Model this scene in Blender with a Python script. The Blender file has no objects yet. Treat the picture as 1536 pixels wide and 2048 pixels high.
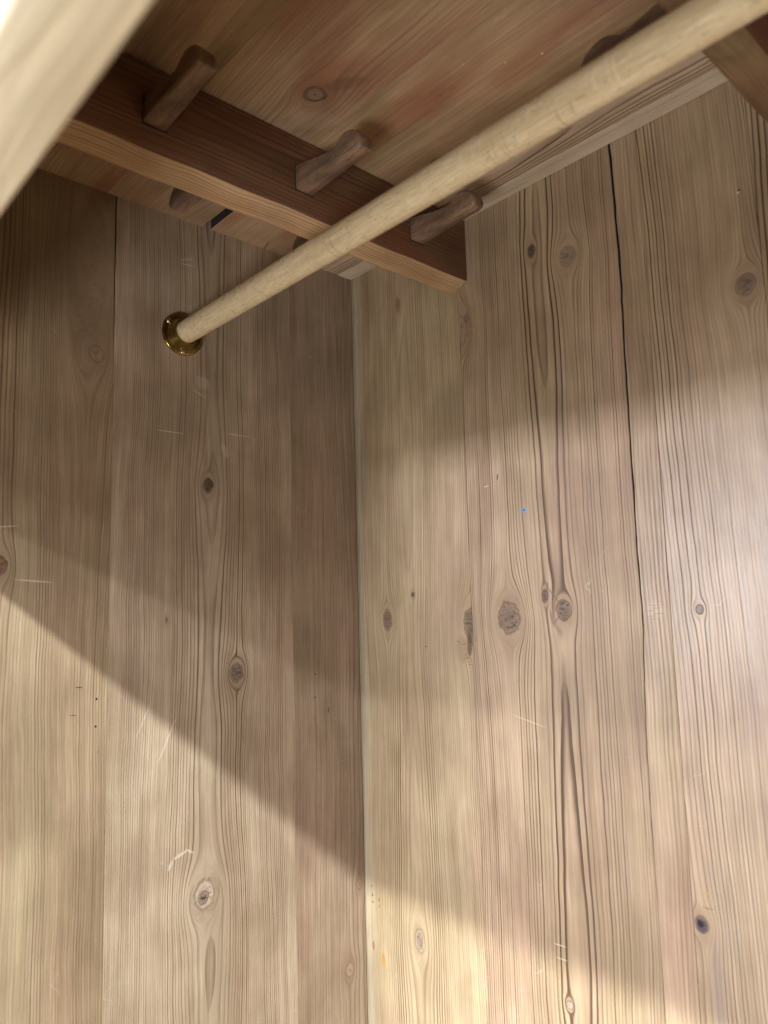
import bpy, bmesh, math, random
from mathutils import Matrix, Vector
random.seed(7)
S = bpy.context.scene
C = S.collection

# ------------------------------------------------------------------ camera
# world: back wall is y=0, left side wall is x=0, ceiling is z=0 (metres)
cam_d = bpy.data.cameras.new("camera"); cam = bpy.data.objects.new("camera", cam_d); C.objects.link(cam)
R = Matrix(((0.67497869, 0.10648806, 0.73011237), (0.73732709, -0.06055839, -0.67281606), (-0.02743245, 0.99246812, -0.11939216)))
cam.matrix_world = Matrix.Translation((0.72486132, -0.61932977, -0.43624604)) @ R.to_4x4()
cam_d.sensor_fit = 'VERTICAL'; cam_d.lens = 6.8
cam_d.sensor_height = 6.8 * 2048 / 1455.0; cam_d.sensor_width = cam_d.sensor_height * .75
cam_d.clip_start = 0.005; cam_d.clip_end = 50
cam_d.dof.use_dof = True; cam_d.dof.focus_distance = 0.82; cam_d.dof.aperture_fstop = 1.5
S.camera = cam

# ------------------------------------------------------------------ world and lamps (an unlit wardrobe, open to a daylit room)
W = bpy.data.worlds.new("World"); S.world = W; W.use_nodes = True
W.node_tree.nodes["Background"].inputs[0].default_value = (0.6, 0.72, 1.0, 1)
W.node_tree.nodes["Background"].inputs[1].default_value = 0.003
S.view_settings.view_transform = 'Standard'; S.view_settings.look = 'None'
S.view_settings.exposure = 0.0; S.view_settings.gamma = 1.0

def area(name, loc, target, sx, sy, power, col, spread=180):
    d = bpy.data.lights.new(name, 'AREA'); d.shape = 'RECTANGLE'; d.size = sx; d.size_y = sy
    d.energy = power; d.color = col; d.spread = math.radians(spread)
    o = bpy.data.objects.new(name, d); C.objects.link(o); o.location = loc
    o.rotation_euler = (Vector(target) - Vector(loc)).to_track_quat('-Z', 'Y').to_euler(); return o
area("window_light", (-0.15, -2.6, -0.64), (0.4, 0, -0.5), 0.9, 0.36, 10, (0.88, 0.89, 1.0))
area("window_top_pane_light", (-0.15, -2.6, -0.37), (0.4, 0, -0.5), 0.8, 0.17, 54, (0.90, 0.89, 1.0))
area("side_window_light", (2.4, -2.6, 0.20), (0.2, -0.2, -0.6), 0.5, 0.3, 15, (0.95, 0.96, 1.0))
area("upper_window_light", (1.6, -3.0, 0.82), (0.2, -0.1, -0.6), 0.40, 0.07, 38, (0.97, 0.97, 1.0))
area("high_lamp_light", (2.20, -3.30, 2.05), (0.2, -0.1, -0.8), 0.14, 0.10, 400, (0.95, 0.99, 0.97))
area("floor_bounce_light", (0.85, -1.40, -1.2), (0.6, -0.5, -0.3), 0.5, 0.3, 14, (1.0, 0.97, 0.93))
area("daylight_behind_crack", (0.366, 0.060, -0.070), (0.42, 0, -0.07), 0.05, 0.14, 0.03, (0.75, 0.88, 1.0))
S.cycles.use_adaptive_sampling = True; S.cycles.adaptive_threshold = 0.03
S.cycles.max_bounces = 5; S.cycles.diffuse_bounces = 4; S.cycles.glossy_bounces = 2

# ------------------------------------------------------------------ node helpers
class NT:
    def __init__(s, name):
        s.m = bpy.data.materials.new(name); s.m.use_nodes = True; s.t = s.m.node_tree
        s.b = s.t.nodes["Principled BSDF"]
        tc = s.t.nodes.new('ShaderNodeTexCoord'); s.oc = tc.outputs['Object']
        sp = s.t.nodes.new('ShaderNodeSeparateXYZ'); s.l(s.oc, sp.inputs[0]); s.xyz = list(sp.outputs)
    def l(s, a, b): s.t.links.new(a, b)
    def put(s, v, sock):
        if hasattr(v, 'is_linked'): s.l(v, sock)
        else: sock.default_value = v
    def m_(s, op, a, b=0.0, c=None, clamp=False):
        n = s.t.nodes.new('ShaderNodeMath'); n.operation = op; n.use_clamp = clamp
        s.put(a, n.inputs[0]); s.put(b, n.inputs[1])
        if c is not None: s.put(c, n.inputs[2])
        return n.outputs[0]
    def add(s, a, b): return s.m_('ADD', a, b)
    def sub(s, a, b): return s.m_('SUBTRACT', a, b)
    def mul(s, a, b): return s.m_('MULTIPLY', a, b)
    def ss(s, x, a, b, lo=0.0, hi=1.0):
        n = s.t.nodes.new('ShaderNodeMapRange'); n.interpolation_type = 'SMOOTHSTEP'
        s.put(x, n.inputs[0]); s.put(a, n.inputs[1]); s.put(b, n.inputs[2]); s.put(lo, n.inputs[3]); s.put(hi, n.inputs[4])
        return n.outputs[0]
    def noise(s, x, y, z, scale=1.0, detail=2.0, rough=0.5, col=False):
        c = s.t.nodes.new('ShaderNodeCombineXYZ'); s.put(x, c.inputs[0]); s.put(y, c.inputs[1]); s.put(z, c.inputs[2])
        n = s.t.nodes.new('ShaderNodeTexNoise'); s.l(c.outputs[0], n.inputs['Vector'])
        n.inputs['Scale'].default_value = scale; n.inputs['Detail'].default_value = detail; n.inputs['Roughness'].default_value = rough
        return n.outputs['Color'] if col else n.outputs['Fac']
    def mix(s, f, a, b, mode='MIX'):
        n = s.t.nodes.new('ShaderNodeMix'); n.data_type = 'RGBA'; n.blend_type = mode
        s.put(f, n.inputs[0])
        for v, k in ((a, 6), (b, 7)):
            if isinstance(v, (tuple, list)): v = (v[0], v[1], v[2], 1)
            s.put(v, n.inputs[k])
        return n.outputs[2]
    def bump(s, h, strength, dist, prev=None):
        n = s.t.nodes.new('ShaderNodeBump'); n.inputs['Strength'].default_value = strength; n.inputs['Distance'].default_value = dist
        s.l(h, n.inputs['Height'])
        if prev: s.l(prev, n.inputs['Normal'])
        return n.outputs[0]

EARLY = (0.432, 0.327, 0.217); LATE = (0.105, 0.062, 0.035)
CORE = (0.13, 0.075, 0.048)
def pine(name, ax, u0, d0, spacing, knots=(), spots=(), early=EARLY, late=LATE, line=0.75, seed=0.0, vt=0.0, v00=0.0,
         arch=0.02, wob=0.006, rough=0.5, spec=0.35, streaks=(), blotch=0.20, pink=(0.42, 0.275, 0.20), olive=(0.37, 0.30, 0.165), w0=0.0, pale=0.0, micro=0.0):
    """ax: which object axes are across / along the grain / depth. knots: (u, v, radius, elongation, core colour, core strength).
    spots: (u, v, half width, half length, angle in degrees, colour, strength)."""
    T = NT(name); a = T.xyz
    u, v, w = a[ax[0]], a[ax[1]], a[ax[2]]
    sd = seed * 7.31
    # slow wander of the grain, then fine waver
    n1 = T.noise(T.mul(u, 5), T.mul(v, 2.2), sd, 1.0, 1.5)
    n2 = T.noise(T.mul(u, 22), T.mul(v, 11), sd + 3, 1.0, 2.0)
    ue = T.add(u, T.add(T.mul(T.sub(n1, 0.5), wob * 3.2), T.mul(T.sub(n2, 0.5), 0.0046)))
    ue = T.add(ue, T.mul(T.sub(v, v00), vt))
    cores = []; calm = None; dist = T.noise(u, v, sd, 120.0, 2.0)
    dn = T.add(0.74, T.mul(dist, 0.52))
    for (ku, kv, r, el, ccol, cst) in knots:
        du = T.sub(u, ku); dv = T.sub(v, kv); fr = r * 1.30
        du2 = T.mul(du, du); dve = T.mul(dv, 1.0 / (el * 1.35)); rho2 = T.add(du2, T.mul(dve, dve))
        t = T.m_('POWER', T.m_('MINIMUM', T.m_('DIVIDE', fr * fr, T.add(rho2, 1e-9)), 1.0), 1.25)
        ue = T.sub(ue, T.mul(du, t))
        dc = T.mul(dv, 1.0 / el); rc = T.mul(T.m_('SQRT', T.add(du2, T.mul(dc, dc))), dn)
        rh = T.m_('SQRT', rho2)
        calm = T.ss(rh, fr * .80, fr * 1.10) if calm is None else T.mul(calm, T.ss(rh, fr * .80, fr * 1.10))
        cores.append((rc, rh, r, ccol, cst, du, dc))
    n3 = T.noise(sd + 1.7, T.mul(v, 3.0), T.mul(u, 1.5), 1.0, 1.0)
    d = T.add(d0, T.mul(T.sub(n3, 0.5), arch * 2))
    dw = T.add(d, T.sub(w0, T.m_('ABSOLUTE', w)))
    uc = T.sub(ue, u0)
    r = T.m_('SQRT', T.add(T.mul(uc, uc), T.mul(dw, dw)))
    n4 = T.noise(T.mul(r, 14), sd, 0.0, 1.0, 2.0)
    ph = T.add(T.m_('DIVIDE', r, spacing), T.mul(n4, 3.5))
    f = T.m_('FRACT', ph); idx = T.m_('FLOOR', ph)
    wn = T.t.nodes.new('ShaderNodeTexWhiteNoise'); wn.noise_dimensions = '1D'; T.l(T.add(idx, sd), wn.inputs['W'])
    amp = T.add(0.40, T.mul(T.m_('POWER', wn.outputs[0], 1.6), 0.85))
    ln = T.mul(T.mul(T.ss(f, 0.50, 0.93), T.ss(f, 0.93, 1.0, 1.0, 0.0)), amp)
    zone = T.noise(T.mul(r, 55), T.mul(v, 1.2), sd + 71, 1.0, 1.0)
    ln = T.mul(ln, T.mul(T.ss(zone, .34, .58, .50, 1.30), T.mul(T.ss(T.m_('ABSOLUTE', uc), 0.0008, 0.0050, .45, 1.0), T.ss(T.m_('ABSOLUTE', uc), 0.018, 0.055, 1.30, .80))))
    if calm: ln = T.mul(ln, calm)
    # colour
    fib = T.noise(T.mul(ue, 650), T.mul(v, 16), sd, 1.0, 3.0, 0.7)
    fib2 = T.noise(T.mul(ue, 260), T.mul(v, 5), sd + 9, 1.0, 2.0)
    big = T.noise(T.mul(ue, 15), T.mul(v, 5.0), sd + 5, 1.0, 2.0)
    big2 = T.noise(T.mul(ue, 18), T.mul(v, 6), sd + 13, 1.0, 2.0)
    big3 = T.noise(T.mul(u, 13), T.mul(v, 7), sd + 21, 1.0, 3.0, 0.6)
    e = T.mix(T.mul(T.ss(big, 0.48, 0.72), blotch * 2), early, pink)
    e = T.mix(T.mul(T.ss(big2, 0.50, 0.75), blotch * 2), e, olive)
    for (su, sw, scol, sst) in streaks:
        e = T.mix(T.mul(T.ss(T.m_('ABSOLUTE', T.sub(T.add(ue, T.mul(T.sub(big3, .5), sw * 1.2)), su)), sw * .15, sw * 1.4, 1.0, 0.0), sst), e, scol)
    if pale: e = T.mix(T.mul(T.ss(big3, 0.35, 0.65), pale), e, (0.54, 0.47, 0.38))
    e = T.mix(1.0, e, T.mix(T.ss(fib2, 0.25, 0.75), (0.86, 0.85, 0.835), (1.08, 1.08, 1.08)), 'MULTIPLY')
    e = T.mix(1.0, e, T.mix(T.ss(fib, 0.2, 0.8), (0.82, 0.80, 0.78), (1.13, 1.13, 1.13)), 'MULTIPLY')
    e = T.mix(1.0, e, T.mix(T.ss(big3, 0.3, 0.7), (0.78, 0.76, 0.735), (1.12, 1.12, 1.13)), 'MULTIPLY')
    col = T.mix(T.mul(ln, line), e, late)
    if micro:
        mc = T.noise(T.mul(u, 90), T.mul(v, 45), T.mul(w, 90), 1.0, 4.0, .7)
        col = T.mix(1.0, col, T.mix(T.ss(mc, .3, .7), (.62, .60, .60), (1.35, 1.33, 1.30)), 'MULTIPLY')
    h = T.add(T.mul(ln, -0.6), T.mul(fib, 0.5))
    kn = T.noise(T.mul(u, 190), T.mul(v, 420), sd + 4, 1.0, 4.0, .75)
    for (rc, rh, rr, ccol, cst, du, dc) in cores:
        halo = T.mul(T.mul(T.ss(rh, rr * 0.7, rr * 2.3, 1.0, 0.0), T.add(.45, T.mul(fib2, .9))), 0.38 * min(1, cst + .2))
        col = T.mix(halo, col, (early[0] * .50, early[1] * .42, early[2] * .38))
        core = T.ss(T.add(rc, T.mul(T.sub(kn, .5), rr * .5)), rr * 0.66, rr * 1.10, 1.0, 0.0)
        ring = T.m_('SINE', T.add(T.mul(rc, 6.283 / max(rr * 0.27, 0.0011)), T.mul(kn, 4.0)))
        cc = T.mix(T.add(T.ss(kn, .30, .68), T.mul(ring, 0.16)), (ccol[0] * .72, ccol[1] * .68, ccol[2] * .66), (min(1, ccol[0] * 1.45 + .02), min(1, ccol[1] * 1.4 + .015), min(1, ccol[2] * 1.35 + .01)))
        cc = T.mix(T.ss(T.add(rc, T.mul(kn, rr * .3)), rr * 0.15, rr * 0.60, 0.55, 0.0), cc, (ccol[0] * .45, ccol[1] * .4, ccol[2] * .4))
        col = T.mix(T.mul(core, cst * .93), col, cc)
        rim = T.mul(T.mul(T.ss(rc, rr * 0.80, rr * 0.97), T.ss(rc, rr * 0.97, rr * 1.15, 1.0, 0.0)), T.ss(kn, .35, .6))
        col = T.mix(T.mul(rim, cst * 0.5), col, (0.07, 0.042, 0.03))
        chk = T.mul(T.ss(T.m_('ABSOLUTE', T.sub(kn, .38)), 0.0, .05, 1.0, 0.0), T.mul(core, cst * .40))
        col = T.mix(chk, col, (.045, .028, .022))
        h = T.sub(h, T.add(T.mul(rim, 1.5 * cst), T.mul(chk, 1.5)))
    # fine scratches and rubbed marks
    sa_ = T.noise(T.add(T.mul(u, 26), T.mul(v, 12)), T.sub(T.mul(v, 26), T.mul(u, 9)), sd + 31, 1.0, 1.0)
    sm = T.noise(T.mul(u, 22), T.mul(v, 17), sd + 41, 1.0, 2.0)
    scr = T.mul(T.ss(T.m_('ABSOLUTE', T.sub(sa_, 0.5)), 0.0008, 0.0045, 1.0, 0.0), T.ss(sm, .60, .72))
    col = T.mix(T.mul(scr, .30), col, (.62, .56, .47))
    dust = T.noise(u, v, sd + 51, 420.0, 1.0); dm = T.noise(u, v, sd + 61, 18.0, 1.0)
    col = T.mix(T.mul(T.mul(T.ss(dust, .76, .82), T.ss(dm, .5, .62)), .45), col, (.62, .56, .47))
    col = T.mix(T.mul(T.mul(T.ss(dust, .24, .19, 0.0, 1.0), T.ss(dm, .5, .40, 0.0, 1.0)), .5), col, (.10, .06, .04))
    for (su, sv, hu, hv, ang, scol, sst) in spots:
        du = T.sub(u, su); dv = T.sub(v, sv)
        ca, sa = math.cos(math.radians(ang)), math.sin(math.radians(ang))
        p = T.mul(T.add(T.mul(du, ca), T.mul(dv, sa)), 1.0 / hu); q = T.mul(T.add(T.mul(du, -sa), T.mul(dv, ca)), 1.0 / hv)
        rs = T.mul(T.m_('SQRT', T.add(T.mul(p, p), T.mul(q, q))), dn)
        col = T.mix(T.mul(T.ss(rs, 0.6, 1.1, 1.0, 0.0), sst), col, scol)
    T.l(col, T.b.inputs['Base Color'])
    T.l(T.add(rough - .08, T.mul(fib2, 0.16)), T.b.inputs['Roughness'])
    T.b.inputs['Specular IOR Level'].default_value = spec
    T.l(T.bump(h, 0.7, 0.0006), T.b.inputs['Normal'])
    return T.m

def simple(name, col, rough=0.4, metal=0.0, nz=0.15, scale=200):
    T = NT(name); n = T.noise(T.xyz[0], T.xyz[1], T.xyz[2], scale, 3.0)
    c = T.mix(T.ss(n, .3, .7), tuple(k * (1 - nz) for k in col), tuple(min(1, k * (1 + nz)) for k in col))
    T.l(c, T.b.inputs['Base Color']); T.l(T.add(rough - .08, T.mul(n, .16)), T.b.inputs['Roughness'])
    T.b.inputs['Metallic'].default_value = metal
    return T.m

# ------------------------------------------------------------------ mesh helpers
def link(name, bm, mat, parent=None, loc=(0, 0, 0), smooth=None):
    bmesh.ops.recalc_face_normals(bm, faces=bm.faces)
    me = bpy.data.meshes.new(name); bm.to_mesh(me); bm.free()
    if mat: me.materials.append(mat)
    if smooth is not None:
        for p in me.polygons: p.use_smooth = True
        me.set_sharp_from_angle(angle=math.radians(smooth))
    o = bpy.data.objects.new(name, me); C.objects.link(o); o.location = loc
    if parent: o.parent = parent
    return o
def empty(name, loc=(0, 0, 0)):
    o = bpy.data.objects.new(name, None); C.objects.link(o); o.location = loc; o.empty_display_size = .05; return o
def tag(o, label=None, cat=None, group=None, kind=None):
    if label: o['label'] = label
    if cat: o['category'] = cat
    if group: o['group'] = group
    if kind: o['kind'] = kind
    return o

PLANE = {'back': lambda u, v, w: (u, w, v), 'side': lambda u, v, w: (-w, u, v), 'ceil': lambda u, v, w: (v, u, w),
         'right': lambda u, v, w: (1.09 + w, u, v), 'floor': lambda u, v, w: (v, u, -1.85 - w)}
def edge(pts, v):                      # piecewise linear edge position
    if isinstance(pts, (int, float)): return pts
    if v >= pts[0][0]: return pts[0][1]
    for (va, ua), (vb, ub) in zip(pts, pts[1:]):
        if va >= v >= vb: return ua + (ub - ua) * (va - v) / max(1e-9, va - vb)
    return pts[-1][1]
def plank(plane, uL, uR, v0, v1, mat, parent, th=0.012, gap=0.0003, proud=0.0, n=16, bev=0.0006, vs=None, jit=0.00012, gap_shade=None):
    P = PLANE[plane]; bm = bmesh.new(); rows = []
    if vs is None: vs = [v0 + (v1 - v0) * i / n for i in range(n + 1)]
    for v in vs:
        a = edge(uL, v) + gap + random.uniform(-jit, jit); b = edge(uR, v) - gap + random.uniform(-jit, jit)
        f = -proud + random.uniform(-.00006, .00006)
        rows.append([bm.verts.new(P(*q)) for q in ((a, v, th), (a, v, f + bev), (a + bev * .7, v, f), (b - bev * .7, v, f), (b, v, f + bev), (b, v, th))])
    for r0, r1 in zip(rows, rows[1:]):
        for i in range(5): bm.faces.new((r0[i], r0[i + 1], r1[i + 1], r1[i]))
        bm.faces.new((r0[5], r0[0], r1[0], r1[5]))
    bm.faces.new(rows[0]); bm.faces.new(list(reversed(rows[-1])))
    o = link('plank', bm, mat, parent)
    if gap_shade:
        o.data.materials.append(gap_shade)
        for p in o.data.polygons:
            if abs(p.normal.x if plane == 'back' else p.normal.y) > .93: p.material_index = 1
    return o

# ------------------------------------------------------------------ back wall
DK = (0.012, 0.010, 0.010); WH = (0.80, 0.76, 0.68)
BA = (0, 2, 1)
back = tag(empty('back_wall'), kind='structure')
mB1 = pine('pine_back_first', BA, 0.094, 0.028, 0.0026, arch=0.007, seed=1, line=.78, early=(.50, .400, .258), late=(.17, .100, .052), streaks=[(.002, .016, (.60, .55, .44), .45)],
  knots=[(0.0889, -0.0649, .0045, 2.2, (0.16, .12, .09), .6), (0.0537, -0.4616, .0085, 1.5, (0.15, .10, .07), .9),
         (0.1001, -0.4312, .0026, 1.2, CORE, 1), (0.0935, -0.8250, .0085, 1.6, (0.40, .33, .27), .55), (0.0930, -0.8240, .0045, 1.6, (0.20, .16, .15), .8), (0.1925, -0.4668, .0130, 1.5, (0.12, .08, .055), .9)],
  spots=[(0.119, -0.4922, .0010, .0015, 0, DK, 1), (0.030, -0.8643, .0034, .0080, 6, (.50, .23, .035), .95), (0.0124, -0.854, .0022, .0060, 0, (.26, .13, .06), .85),
         (0.0128, -0.7961, .0014, .0018, 0, (.10, .06, .05), .9), (0.0132, -0.8040, .0013, .0018, 0, (.10, .06, .05), .9), (0.0246, -0.7987, .0014, .002, 0, (.16, .09, .06), .8),
         (0.0250, -0.8060, .001, .0016, 0, (.16, .09, .06), .8), (0.0110, -0.7860, .0011, .0014, 0, (.12, .07, .06), .8),
         (0.176, -0.494, .012, .017, 0, (.27, .19, .11), .55), (0.1865, -0.488, .0040, .016, 0, (.09, .055, .03), .8), (0.054, -0.472, .006, .012, 0, (.26, .18, .11), .4),
         (0.1869, -0.4981, 0.0024, 0.0006, -5, (.13, .085, .05), .6), (0.1798, -0.4997, 0.0038, 0.0005, -8, (.13, .085, .05), .6), (0.1870, -0.5099, 0.0027, 0.0007, -10, (.13, .085, .05), .6), (0.1840, -0.5064, 0.0021, 0.0004, 4, (.13, .085, .05), .6), (0.1812, -0.5033, 0.0032, 0.0004, -1, (.13, .085, .05), .6), (0.1689, -0.4851, 0.0035, 0.0006, -17, (.13, .085, .05), .6), (0.1823, -0.5027, 0.0037, 0.0006, 4, (.13, .085, .05), .6), (0.1834, -0.5029, 0.0029, 0.0007, -21, (.13, .085, .05), .6), (0.1714, -0.4865, 0.0018, 0.0005, 5, (.13, .085, .05), .6), (0.1774, -0.5043, 0.0036, 0.0005, 1, (.13, .085, .05), .6), (0.1842, -0.4931, 0.0030, 0.0006, 3, (.13, .085, .05), .6), (0.1852, -0.5078, 0.0016, 0.0005, -6, (.13, .085, .05), .6), (0.1774, -0.4882, 0.0037, 0.0007, 3, (.13, .085, .05), .6), (0.1800, -0.4867, 0.0031, 0.0006, -7, (.13, .085, .05), .6), (0.1865, -0.4872, 0.0027, 0.0006, -10, (.13, .085, .05), .6), (0.1889, -0.5048, 0.0025, 0.0004, -16, (.13, .085, .05), .6), (0.0118, -0.30, .0004, .16, 0.5, (.10, .07, .05), .8), (0.0160, -0.50, .0005, .075, 2.0, (.08, .05, .04), .8)])
mB2 = pine('pine_back_second', BA, 0.303, 0.032, 0.0028, arch=0.008, seed=2.4, line=.95, wob=.004,
  knots=[(0.2955, -0.0727, .0050, 1.6, (.085, .055, .042), .95), (0.3385, -0.0948, .0095, 1.1, (.20, .16, .125), .7),
         (0.2425, -0.4587, .0140, 1.15, (.125, .085, .062), .95), (0.3106, -0.4514, .0085, 1.2, (.13, .095, .075), .95), (0.2893, -0.4370, .0038, 1.8, (.10, .06, .045), 1),
         (0.2927, -0.8207, .0036, 1.2, (.30, .24, .20), .9), (0.1900, -0.1300, .0120, 1.6, (.30, .23, .17), .7)],
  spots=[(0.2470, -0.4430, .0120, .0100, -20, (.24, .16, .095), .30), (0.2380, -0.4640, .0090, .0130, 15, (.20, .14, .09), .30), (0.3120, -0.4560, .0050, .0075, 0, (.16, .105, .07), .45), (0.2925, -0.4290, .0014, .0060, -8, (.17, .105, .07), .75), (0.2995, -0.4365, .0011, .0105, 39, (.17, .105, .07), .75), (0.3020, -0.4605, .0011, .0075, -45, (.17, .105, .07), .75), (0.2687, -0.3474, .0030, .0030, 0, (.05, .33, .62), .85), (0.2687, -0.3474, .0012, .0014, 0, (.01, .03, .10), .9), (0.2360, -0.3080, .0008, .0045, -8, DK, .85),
         (0.2965, -0.4595, .0022, .0105, 14, (.20, .13, .085), .8), (0.2200, -0.3160, .0045, .0006, 4, (.66, .58, .42), .7),
         (0.2850, -0.770, .0075, .0006, 3, (.70, .62, .48), .6), (0.2870, -0.782, .0070, .0005, 3, (.70, .62, .48), .5), (0.262, -0.563, .022, .0007, -12, (.70, .62, .48), .4),
         (0.2020, -0.1180, .005, .008, 0, (.17, .13, .10), .6), (0.3815, -0.60, .0004, .10, 1.5, (.10, .07, .05), .75)])
mB3 = pine('pine_back_third', BA, 0.46, 0.05, 0.003, arch=0.01, seed=3.7, line=.35, blotch=.25, rough=.38, spec=.6,
  spots=[(0.4065, -0.4530, .0100, .0085, 0, (.46, .36, .22), .45)] + [(0.4065 + random.uniform(-.007, .007), -0.4530 + k * .0024 - .007, .006, .0005, 3, (.22, .14, .07), .6) for k in range(6)])
mB4 = pine('pine_back_fourth', BA, 0.40, 0.03, 0.0028, arch=0.008, seed=4.2, line=.80, rough=.38, spec=.55, vt=.03, v00=-.3,
  knots=[(0.5059, -0.1829, .0085, 1.1, (.15, .105, .08), .85), (0.4453, -0.452, .0036, 1.1, (.11, .07, .065), 1), (0.4265, -0.7107, .0058, 1.2, (.045, .032, .045), 1)],
  spots=[(0.4255, -0.7100, .0030, .0034, 30, (.008, .007, .012), .95), (0.4320, -0.6850, .0065, .0011, 10, (.40, .30, .10), .6), (0.4345, -0.6900, .0055, .0011, 12, (.38, .28, .10), .6), (0.4330, -0.6960, .0055, .0010, 5, (.24, .17, .07), .7), (0.4365, -0.7010, .0045, .0010, 8, (.40, .30, .10), .55),
         (0.4360, -0.760, .006, .045, 0, (.25, .20, .17), .45), (0.5071, -0.1005, .0011, .0013, 0, DK, .9), (0.5060, -0.1022, .0016, .001, 0, WH, .7)])
mB5 = pine('pine_back_fifth', BA, 0.548, 0.03, 0.003, arch=0.012, seed=5.1, line=.85, rough=.38, spec=.55, wob=.008,
  knots=[(0.560, -0.26, .009, 1.3, CORE, .9)])
mGapShade = simple('gap_shade_edge', (.035, .025, .022), .9)  # near-black; shade of deep gaps put into the edge colour
crackC = [(0.01, .3918), (-.0305, .3930), (-.1003, .3940), (-.1406, .3945), (-.209, .3934), (-.2718, .3930), (-.3425, .3928), (-.4023, .3920), (-.452, .3932), (-.5317, .3899), (-.5666, .3887), (-.618, .3881), (-.75, .3885), (-1.85, .389)]
def cw(z):
    for (a, ga), (b, gb) in zip([(.02, .0024), (-.08, .0021), (-.13, .0018), (-.25, .0013), (-.34, .0010), (-.42, .0009), (-.47, .0006), (-.6, .0003), (-.70, .0000)], [(-.08, .0021), (-.13, .0018), (-.25, .0013), (-.34, .0010), (-.42, .0009), (-.47, .0006), (-.6, .0003), (-.70, .0000), (-2, .0000)]):
        if a >= z >= b: return ga + (gb - ga) * (a - z) / (a - b)
    return .0
vsx = [0.02 - 0.012 * i for i in range(62)]; vsx += [vsx[-1] - .1 * k for k in range(1, 13)]
wig = {v: random.uniform(-.00035, .00035) for v in vsx}
crL = [(v, edge(crackC, v) + wig[v] - cw(v) / 2) for v in vsx]; crR = [(v, edge(crackC, v) + wig[v] + cw(v) / 2 + random.uniform(-.00012, .00012)) for v in vsx]
plank('back', -0.012, 0.1912, 0.02, -1.85, mB1, back)
plank('back', 0.1912, crL, 0.02, -1.85, mB2, back, vs=vsx, gap=0.00002, proud=.0003, th=.005, gap_shade=mGapShade)
plank('back', crR, 0.4195, 0.02, -1.85, mB3, back, vs=vsx, gap=0.00002, th=.005, gap_shade=mGapShade)
plank('back', 0.4195, [(0, .5172), (-.15, .5200), (-1.9, .5210)], 0.02, -1.85, mB4, back, gap=.0001, proud=-.0001)
plank('back', [(0, .5172), (-.15, .5200), (-1.9, .5210)], 0.70, 0.02, -1.85, mB5, back, proud=.0004)
for a, b in ((.70, .90), (.90, 1.09)): plank('back', a, b, 0.02, -1.85, mB1, back)

# ------------------------------------------------------------------ left side wall
SA = (1, 2, 0)
side = tag(empty('side_wall'), kind='structure')
mS1 = pine('pine_side_front', SA, -0.455, 0.035, 0.0026, arch=0.006, seed=11, line=.62, early=(.33, .248, .165), pink=(.32, .21, .15), olive=(.27, .225, .13), late=(.12, .075, .043), streaks=[(-.40, .02, (.40, .335, .225), .4)],
  knots=[(-0.4295, -0.3955, .0072, 1.3, CORE, 1), (-0.352, -0.085, .0165, 4.2, (.24, .18, .12), .20), (-0.345, -0.178, .0075, 1.2, (.24, .20, .14), .5)],
  spots=[(-0.3384, -0.5246, .0013, .0014, 0, DK, 1), (-0.3388, -0.5506, .0013, .0014, 0, DK, 1), (-0.3553, -0.512, .0040, .0006, -5, DK, .8), (-0.3604, -0.5375, .0042, .0005, -5, DK, .7),
         (-0.400, -0.4100, .019, .0009, -5, WH, .35), (-0.425, -0.36, .012, .0008, 5, WH, .35), (-0.3360, -0.575, .0013, .0014, 0, (.2, .15, .12), .8)])
mS2 = pine('pine_side_middle', SA, -0.2150, 0.03, 0.0023, arch=0.007, seed=12.6, line=.85, early=(.42, .335, .245), pink=(.40, .28, .21), olive=(.35, .29, .18), late=(.14, .085, .055), pale=.15, streaks=[(-.215, .020, (.48, .42, .33), .30), (-.13, .02, (.42, .31, .24), .4)],
  knots=[(-0.2176, -0.3035, .0066, 1.3, (.08, .05, .04), 1), (-0.1818, -0.5128, .0085, 1.2, (.13, .10, .085), .95),
         (-0.2210, -0.7380, .0120, 1.25, (.44, .38, .32), .75), (-0.2225, -0.7400, .0058, 1.2, (.16, .12, .105), 1), (-0.2665, -0.4513, .0016, 2, (.2, .15, .12), .8)],
  spots=[(-0.2225, -0.7405, .0040, .0008, 0, DK, .95), (-0.2490, -0.6910, .0095, .0016, 20, WH, .34), (-0.2600, -0.6990, .0060, .0018, 62, WH, .30), (-0.2385, -0.6900, .0060, .0016, -35, WH, .30),
         (-0.2640, -0.2490, .020, .0006, 0, WH, .38), (-0.1800, -0.2415, .018, .0006, 0, WH, .45), (-0.2445, -0.0526, .010, .0007, 3, WH, .45), (-0.247, -0.047, .012, .0016, 20, WH, .18),
         (-0.2300, -0.200, .010, .0006, -20, WH, .4), (-0.2250, -0.187, .010, .008, -20, (.6, .52, .44), .25), (-0.197, -0.262, .004, .010, 20, WH, .2), (-0.265, -0.575, .0008, .030, -25, WH, .3), (-0.29, -0.55, .0007, .02, -25, WH, .25)])
mS3 = pine('pine_side_back', SA, 0.01, 0.05, 0.003, arch=0.008, seed=13.3, line=.30, early=(.355, .272, .20), pink=(.34,.235,.175), olive=(.28,.225,.14), blotch=.35,
  knots=[(-0.0100, -0.7835, .0040, 1.6, (.3, .22, .15), .7), (-0.0276, -0.8772, .0060, 1.4, (.40, .29, .2), .5)],
  spots=[(-0.073, -0.524, .0011, .0013, 0, DK, 1), (-0.0736, -0.5519, .0010, .0013, 0, DK, 1), (-0.0532, -0.5692, .0014, .0042, 0, (.10, .07, .06), .8), (-0.008, -.25, .008, .24, 0, (.30, .22, .13), .45)])
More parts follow.
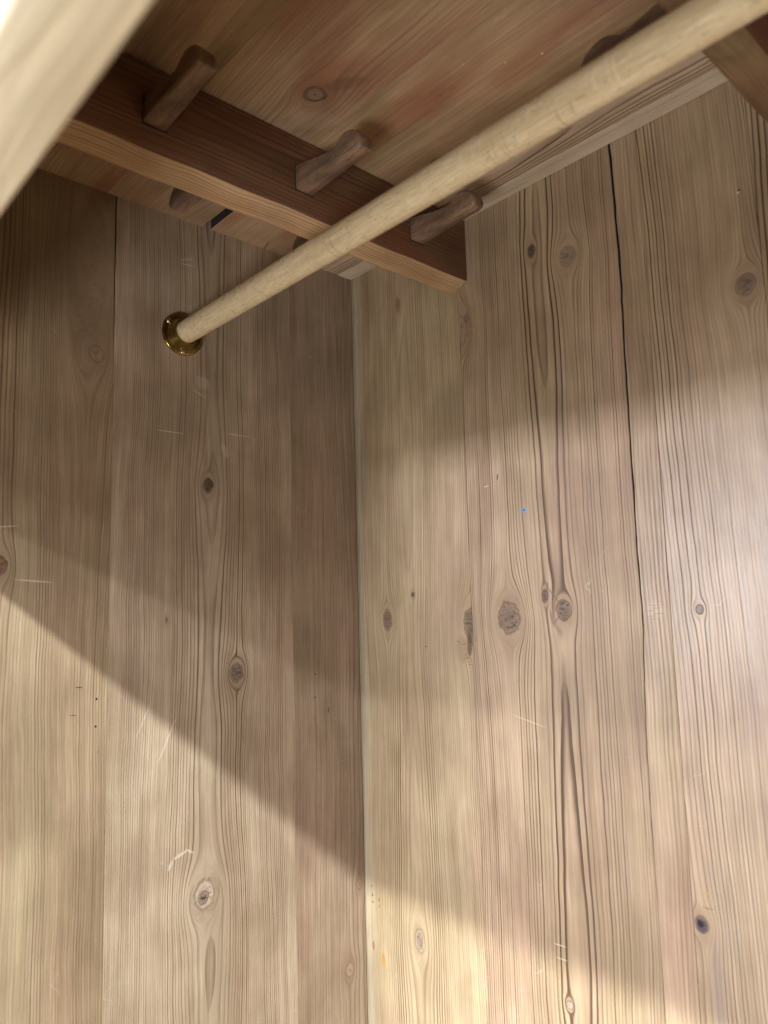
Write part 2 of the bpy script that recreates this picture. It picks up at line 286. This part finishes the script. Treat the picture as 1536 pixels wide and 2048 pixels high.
plank('side', -0.575, [(0.02, -.3284), (-.13, -.3281), (-.2, -.3275), (-1.9, -.3275)], 0.02, -1.85, mS1, side, gap=.00005, proud=.0001, bev=.0003)
plank('side', [(0.02, -.3265), (-.06, -.3264), (-.13, -.3271), (-.2, -.3275), (-1.9, -.3275)], -0.1050, 0.02, -1.85, mS2, side, gap=.00005, bev=.0003)
plank('side', -0.1050, -0.0013, 0.02, -1.85, mS3, side, gap=.0001, proud=.0002)
right = tag(empty('right_wall'), kind='structure')
for a, b in ((-.575, -.38), (-.38, -.19), (-.19, 0)): plank('right', a, b, 0.02, -1.85, mS1, right)
floor = tag(empty('floor'), kind='structure')
FA = (1, 0, 2)
mF = pine('pine_floor', FA, -0.3, 0.02, 0.004, seed=31)
for a, b in ((-.575, -.38), (-.38, -.19), (-.19, 0)): plank('floor', a, b, 1.09, 0, mF, floor)

# ------------------------------------------------------------------ ceiling
CA = (1, 0, 2)
ceil = tag(empty('ceiling'), kind='structure')
CE = (.46, .325, .205); CL = (.17, .095, .055)
kw = dict(early=CE, late=CL, pink=(.36, .185, .115), olive=(.33, .25, .145), blotch=.5)
mC1 = pine('pine_ceiling_front', CA, -0.46, 0.03, 0.003, seed=21, line=.35, **kw)
mC2 = pine('pine_ceiling_knotty', CA, -0.262, 0.03, 0.003, seed=22, line=.35, wob=.012, arch=.012,
  knots=[(-0.2613, 0.2630, .0095, 1.0, (.10, .06, .04), .95), (-0.372, 0.045, .005, 1.4, CORE, .8)],
  spots=[(-0.2613, 0.2630, .0078, .0078, 0, (.33, .215, .145), .95), (-0.2613, 0.2630, .0014, .0012, 0, (.12, .07, .05), .9), (-0.2400, 0.2360, .014, .026, -50, (.50, .38, .27), .35), (-0.2500, 0.2900, .008, .022, -30, (.16, .10, .06), .5)], **kw)
mC3 = pine('pine_ceiling_back', CA, -0.05, 0.03, 0.0024, seed=23, line=.60, wob=.005, arch=.008, streaks=[(-.045, .032, (.58, .47, .36), .85)],
  knots=[(-0.1107, 0.2629, .0032, 1.8, (.06, .04, .03), .9)],
  spots=[(-0.19, .30, .018, .05, 0, (.36, .165, .09), .35), (-0.15, .40, .014, .04, 0, (.36, .165, .09), .3), (-0.1440, 0.010, .0007, .014, 15, DK, .9), (-0.165, 0.394, .0007, .0007, 0, WH, .9), (-0.1500, 0.42, .0009, .0009, 0, WH, .9), (-0.19, 0.37, .0006, .0006, 0, WH, .8)], **kw)
mC4 = pine('pine_ceiling_edge', CA, 0.02, 0.03, 0.002, seed=24, line=.40, early=(.70, .60, .48), late=(.44, .34, .24), pink=(.6,.47,.36), olive=(.6,.52,.38))
plank('ceil', -0.575, -.338, 1.09, 0.0, mC1, ceil, n=12, gap=.00005, proud=.0004, bev=.0002)
plank('ceil', -.338, [(1.1, -.2205), (.14, -.2207), (.12, -.2250), (0, -.2262)], 1.09, 0.0, mC2, ceil, proud=.0004, n=40, gap=.00005, bev=.0003, gap_shade=mGapShade)
plank('ceil', [(1.1, -.2205), (.14, -.2203), (.12, -.2165), (0, -.2152)], -.0235, 1.09, 0.0, mC3, ceil, n=40, gap_shade=mGapShade)
plank('ceil', -.0235, -0.0003, 1.09, 0.0, mC4, ceil, n=12, proud=.0006)
# added dark board above the open joint, keeps light out of the slot
bm = bmesh.new(); bmesh.ops.create_cube(bm, size=1, matrix=Matrix.Translation((.08, -.22, .026)) @ Matrix.Diagonal((.22, .07, .012, 1)))
link('slot_light_block', bm, simple('slot_black', (.02, .014, .012), .9), ceil)

# ------------------------------------------------------------------ peg rails with wooden pegs on both faces
RE = (.21, .112, .066); RL = (.085, .040, .024)
mRail = pine('stained_pine_rail', (2, 1, 0), -0.03, 0.030, 0.0042, seed=41, line=.7, early=RE, late=RL, pink=(.19, .075, .04), olive=(.14, .08, .04),
             wob=.010, arch=.016, rough=.48, blotch=.5)
mPeg = pine('dark_worn_peg', (1, 0, 2), 0.0, 0.008, 0.0013, seed=43, line=.75, early=(.25, .165, .115), late=(.08, .050, .038), pink=(.21, .12, .08), olive=(.13, .092, .078), blotch=.5, rough=.38, spec=.55, micro=6.0)
mRailEdge2 = pine('brown_rail_edge', (0, 1, 2), -.02, 0.02, 0.0024, seed=44, line=.6, early=(.25, .165, .09), late=(.11, .06, .03), pink=(.24,.13,.07), olive=(.21,.16,.085), blotch=.4)
mRailEdge = pine('worn_lit_rail_edge', (0, 1, 2), -.02, 0.06, 0.0017, seed=42, line=.55, wob=.002, arch=.002, early=(.54, .36, .20), late=(.24, .13, .06), pink=(.50,.28,.14), olive=(.46,.35,.20), blotch=.4, pale=.15)  # worn pale underside; light from below is put into its colour as well
PROF = [(-.020, .0085), (0.0, .0125), (.010, .0105), (.022, .0078), (.034, .0050), (.045, .0032), (.053, .0034), (.058, .0062), (.063, .0095), (.069, .0108), (.076, .0096), (.082, .0062), (.0868, .0005), (.0885, -.0055),
        (.087, -.0100), (.082, -.0118), (.070, -.0115), (.040, -.0112), (0.0, -.0120), (-.020, -.0085)]
def peg_mesh():
    bm = bmesh.new(); hw = .0096
    rings = []
    for y, ins in ((-1, .0022), (-.93, .0011), (-.80, .0003), (-.62, 0), (.62, 0), (.80, .0003), (.93, .0011), (1, .0022)):
        y *= hw
        cx, cz = .04, -.002
        ring = []
        for (x, z) in PROF:
            k = .45 if x < .05 else (1.2 if x < .07 else 1.9)
            dx = x - min(max(x, 0), .078); dz = z + .001
            L = math.hypot(dx, dz) or 1
            ring.append(bm.verts.new((x - dx / L * ins * k, y * (1 - .10 * min(1, max(0, (x - .03) / .03))), z - dz / L * ins * k)))
        rings.append(ring)
    n = len(PROF)
    for a, b in zip(rings, rings[1:]):
        for i in range(n): bm.faces.new((a[i], a[(i + 1) % n], b[(i + 1) % n], b[i]))
    bm.faces.new(rings[0]); bm.faces.new(list(reversed(rings[-1])))
    bmesh.ops.recalc_face_normals(bm, faces=bm.faces)
    me = bpy.data.meshes.new('peg'); bm.to_mesh(me); bm.free(); me.materials.append(mPeg)
    for p in me.polygons: p.use_smooth = True
    me.set_sharp_from_angle(angle=math.radians(38)); return me
PEG = peg_mesh()
def peg_rail(x, label, edge_mat):
    """x = left face; board runs front to back, hung under the ceiling."""
    t = tag(empty('peg_rail', (x, 0, 0)), label, 'peg rail', 'peg rails under the wardrobe ceiling')
    bm = bmesh.new(); th = .0255
    sec = [(0, -.0020), (.0010, -.0010), (th - .0010, -.0010), (th, -.0020), (th, -.0725), (th - .0012, -.0750), (th - .0060, -.0783), (th - .0120, -.0812), (th - .0180, -.0832), (.0035, -.0840), (.0008, -.0830), (0, -.0810)]
    rings = []
    for i in range(25):
        y = -.0016 - (.5500 - .0016) * i / 24; sag = .0035 * max(0, (-y - .25) / .3) ** 1.3
        wv = .0005 * math.sin(i * 1.7 + x * 9)
        rings.append([bm.verts.new((xx, y, z - (sag if z > -.01 else 0) + (wv if z < -.05 else 0))) for (xx, z) in sec])
    m = len(sec)
    for a, b in zip(rings, rings[1:]):
        for i in range(m): bm.faces.new((a[i], a[(i + 1) % m], b[(i + 1) % m], b[i]))
    bm.faces.new(rings[0]); bm.faces.new(list(reversed(rings[-1])))
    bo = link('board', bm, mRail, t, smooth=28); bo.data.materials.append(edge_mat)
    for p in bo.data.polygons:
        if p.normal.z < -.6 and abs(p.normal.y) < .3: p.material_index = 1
    for xx, ys in ((th, (-.0820, -.2320, -.3805, -.5200)), (0, (-.1560, -.3060, -.4560))):
        for yy in ys:
            bm = bmesh.new(); zc = -.0420 if xx else -.0400
            bmesh.ops.create_cube(bm, size=1, matrix=Matrix.Translation((xx, yy, zc)) @ Matrix.Diagonal((.0006, .0208, .0262, 1)))
            link('peg_hole', bm, mGapShade, t)
    for yy in (-.0820, -.2320, -.3805, -.5200):
        o = bpy.data.objects.new('peg', PEG); C.objects.link(o); o.parent = t; o.location = (th, yy, -.0420)
        o.rotation_euler = (random.uniform(-.05, .05), random.uniform(-.02, .02), random.uniform(-.03, .03))
    for yy in (-.1560, -.3060, -.4560):
        o = bpy.data.objects.new('peg', PEG); C.objects.link(o); o.parent = t; o.location = (0, yy, -.0400)
        o.rotation_euler = (random.uniform(-.04, .04), random.uniform(-.02, .02), math.pi + random.uniform(-.03, .03))
    return t
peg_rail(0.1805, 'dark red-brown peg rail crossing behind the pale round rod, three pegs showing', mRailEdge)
peg_rail(0.5475, 'brown peg rail at the top right corner, mostly hidden by the rod', mRailEdge2)

# ------------------------------------------------------------------ clothes rod with brass flange
rod_t = tag(empty('clothes_rod', (0, -.251, -.1365)), 'pale round wooden rod slanting across, held by a dark brass flange on the left wall', 'clothes rod')
T = NT('pale_beech'); x, y, z = T.xyz
f1 = T.noise(T.mul(x, 60), T.mul(y, 900), T.mul(z, 900), 1.0, 3.0, .6); f2 = T.noise(T.mul(x, 9), T.mul(y, 90), T.mul(z, 90), 1.0, 2.0); f3 = T.noise(x, y, z, 70.0, 4.0, .6)
f4 = T.noise(T.mul(x, 160), T.mul(y, 500), T.mul(z, 500), 1.0, 1.0)
c = T.mix(T.ss(f1, .3, .7), (.62, .49, .30), (.82, .70, .47)); c = T.mix(T.mul(T.ss(f2, .45, .7), .5), c, (.54, .40, .23))
c = T.mix(T.mul(T.ss(f3, .55, .75), .35), c, (.54, .45, .29)); c = T.mix(T.mul(T.ss(f4, .68, .76), .6), c, (.26, .17, .09))
f5 = T.noise(T.mul(x, 420), T.mul(y, 30), T.mul(z, 30), 1.0, 2.0); f6 = T.noise(T.mul(x, 22), T.mul(y, 50), T.mul(z, 50), 1.0, 2.0)
c = T.mix(T.mul(T.mul(T.ss(f5, .60, .70), T.ss(f6, .48, .62)), .40), c, (.34, .24, .13))
c = T.mix(T.mul(T.mul(T.ss(f5, .40, .32, 0.0, 1.0), T.ss(f6, .52, .40, 0.0, 1.0)), .35), c, (.88, .80, .62))
T.l(c, T.b.inputs['Base Color']); T.l(T.add(.20, T.mul(f3, .18)), T.b.inputs['Roughness']); T.l(T.bump(f1, .2, .0004), T.b.inputs['Normal'])
T.b.inputs['Specular IOR Level'].default_value = .9
mRod = T.m
def lathe(name, prof, mat, parent, seg=48, smooth=35, loc=(0, 0, 0)):
    bm = bmesh.new(); rings = []
    for (xx, r) in prof: rings.append([bm.verts.new((xx, r * math.cos(2 * math.pi * k / seg), r * math.sin(2 * math.pi * k / seg))) for k in range(seg)])
    for a, b in zip(rings, rings[1:]):
        for k in range(seg): bm.faces.new((a[k], a[(k + 1) % seg], b[(k + 1) % seg], b[k]))
    bm.faces.new(rings[0]); bm.faces.new(list(reversed(rings[-1])))
    return link(name, bm, mat, parent, loc, smooth)
lathe('rod', [(.0035 + i * (1.083 - .0035) / 24, .01255) for i in range(25)], mRod, rod_t, 64)
T = NT('aged_brass'); n = T.noise(T.xyz[0], T.xyz[1], T.xyz[2], 70.0, 3.0, .5)
T.l(T.mix(T.ss(n, .35, .7), (.22, .15, .045), (.40, .29, .085)), T.b.inputs['Base Color']); T.b.inputs['Metallic'].default_value = .95
T.l(T.add(.14, T.mul(n, .14)), T.b.inputs['Roughness']); mBrass = T.m
fl = lathe('flange', [(.0004, .0240), (.0018, .0245), (.0030, .0238), (.0038, .0215), (.0042, .0190), (.0075, .0172), (.0110, .0154), (.0128, .0150), (.0134, .0146), (.0134, .0131), (.003, .0130)], mBrass, rod_t, 64, 50)
mScrew = simple('bright_steel', (.62, .60, .56), .22, 1.0)
for ang in (148, 268, 28):
    ca, sa = math.cos(math.radians(ang)), math.sin(math.radians(ang))
    sc = lathe('screw', [(0, .0030), (.0010, .0030), (.0018, .0024), (.0023, .0012), (.0024, .0004)], mScrew, fl, 16, 60, (.0036, -ca * -.0205, sa * .0205))
fl2 = lathe('flange', [(-.0004, .0240), (-.0018, .0245), (-.0030, .0238), (-.0042, .0190), (-.0110, .0164), (-.0134, .0158), (-.0134, .0142)], mBrass, rod_t, 64, 50, (1.09, 0, 0))

# ------------------------------------------------------------------ front door frame: top rail right by the camera, stiles at the sides
fr = tag(empty('door_frame', (0, -.561, -.294)), 'pale blurred front board filling the top left corner of the picture', 'door frame')
def board(name, x0, x1, y0, y1, z0, z1, mat, parent, bev=.0025):
    o0 = parent.location; bm = bmesh.new()
    bmesh.ops.create_cube(bm, size=1, matrix=Matrix.Translation(((x0 + x1) / 2 - o0.x, (y0 + y1) / 2 - o0.y, (z0 + z1) / 2 - o0.z)) @ Matrix.Diagonal((x1 - x0, y1 - y0, z1 - z0, 1)))
    bmesh.ops.bevel(bm, geom=list(bm.edges), offset=bev, segments=3, affect='EDGES', profile=.5)
    return link(name, bm, mat, parent, smooth=40)
mFr = pine('pale_pine_frame', (1, 0, 2), 0.0, 0.02, 0.0045, seed=51, line=.3, blotch=.4, pale=.3, early=(.88, .79, .57), late=(.66, .52, .34))
mSt = pine('pale_pine_stile', (0, 2, 1), 0.0, 0.02, 0.0045, seed=52, line=.45, early=(.86, .80, .62), late=(.66, .52, .34))
board('top_rail', -.012, 1.102, -.5770, -.5500, -.294, .03, mFr, fr)
board('stile', -.012, .045, -.5765, -.5505, -1.85, -.2945, mSt, fr); board('stile', 1.045, 1.102, -.5765, -.5505, -1.85, -.2945, mSt, fr)
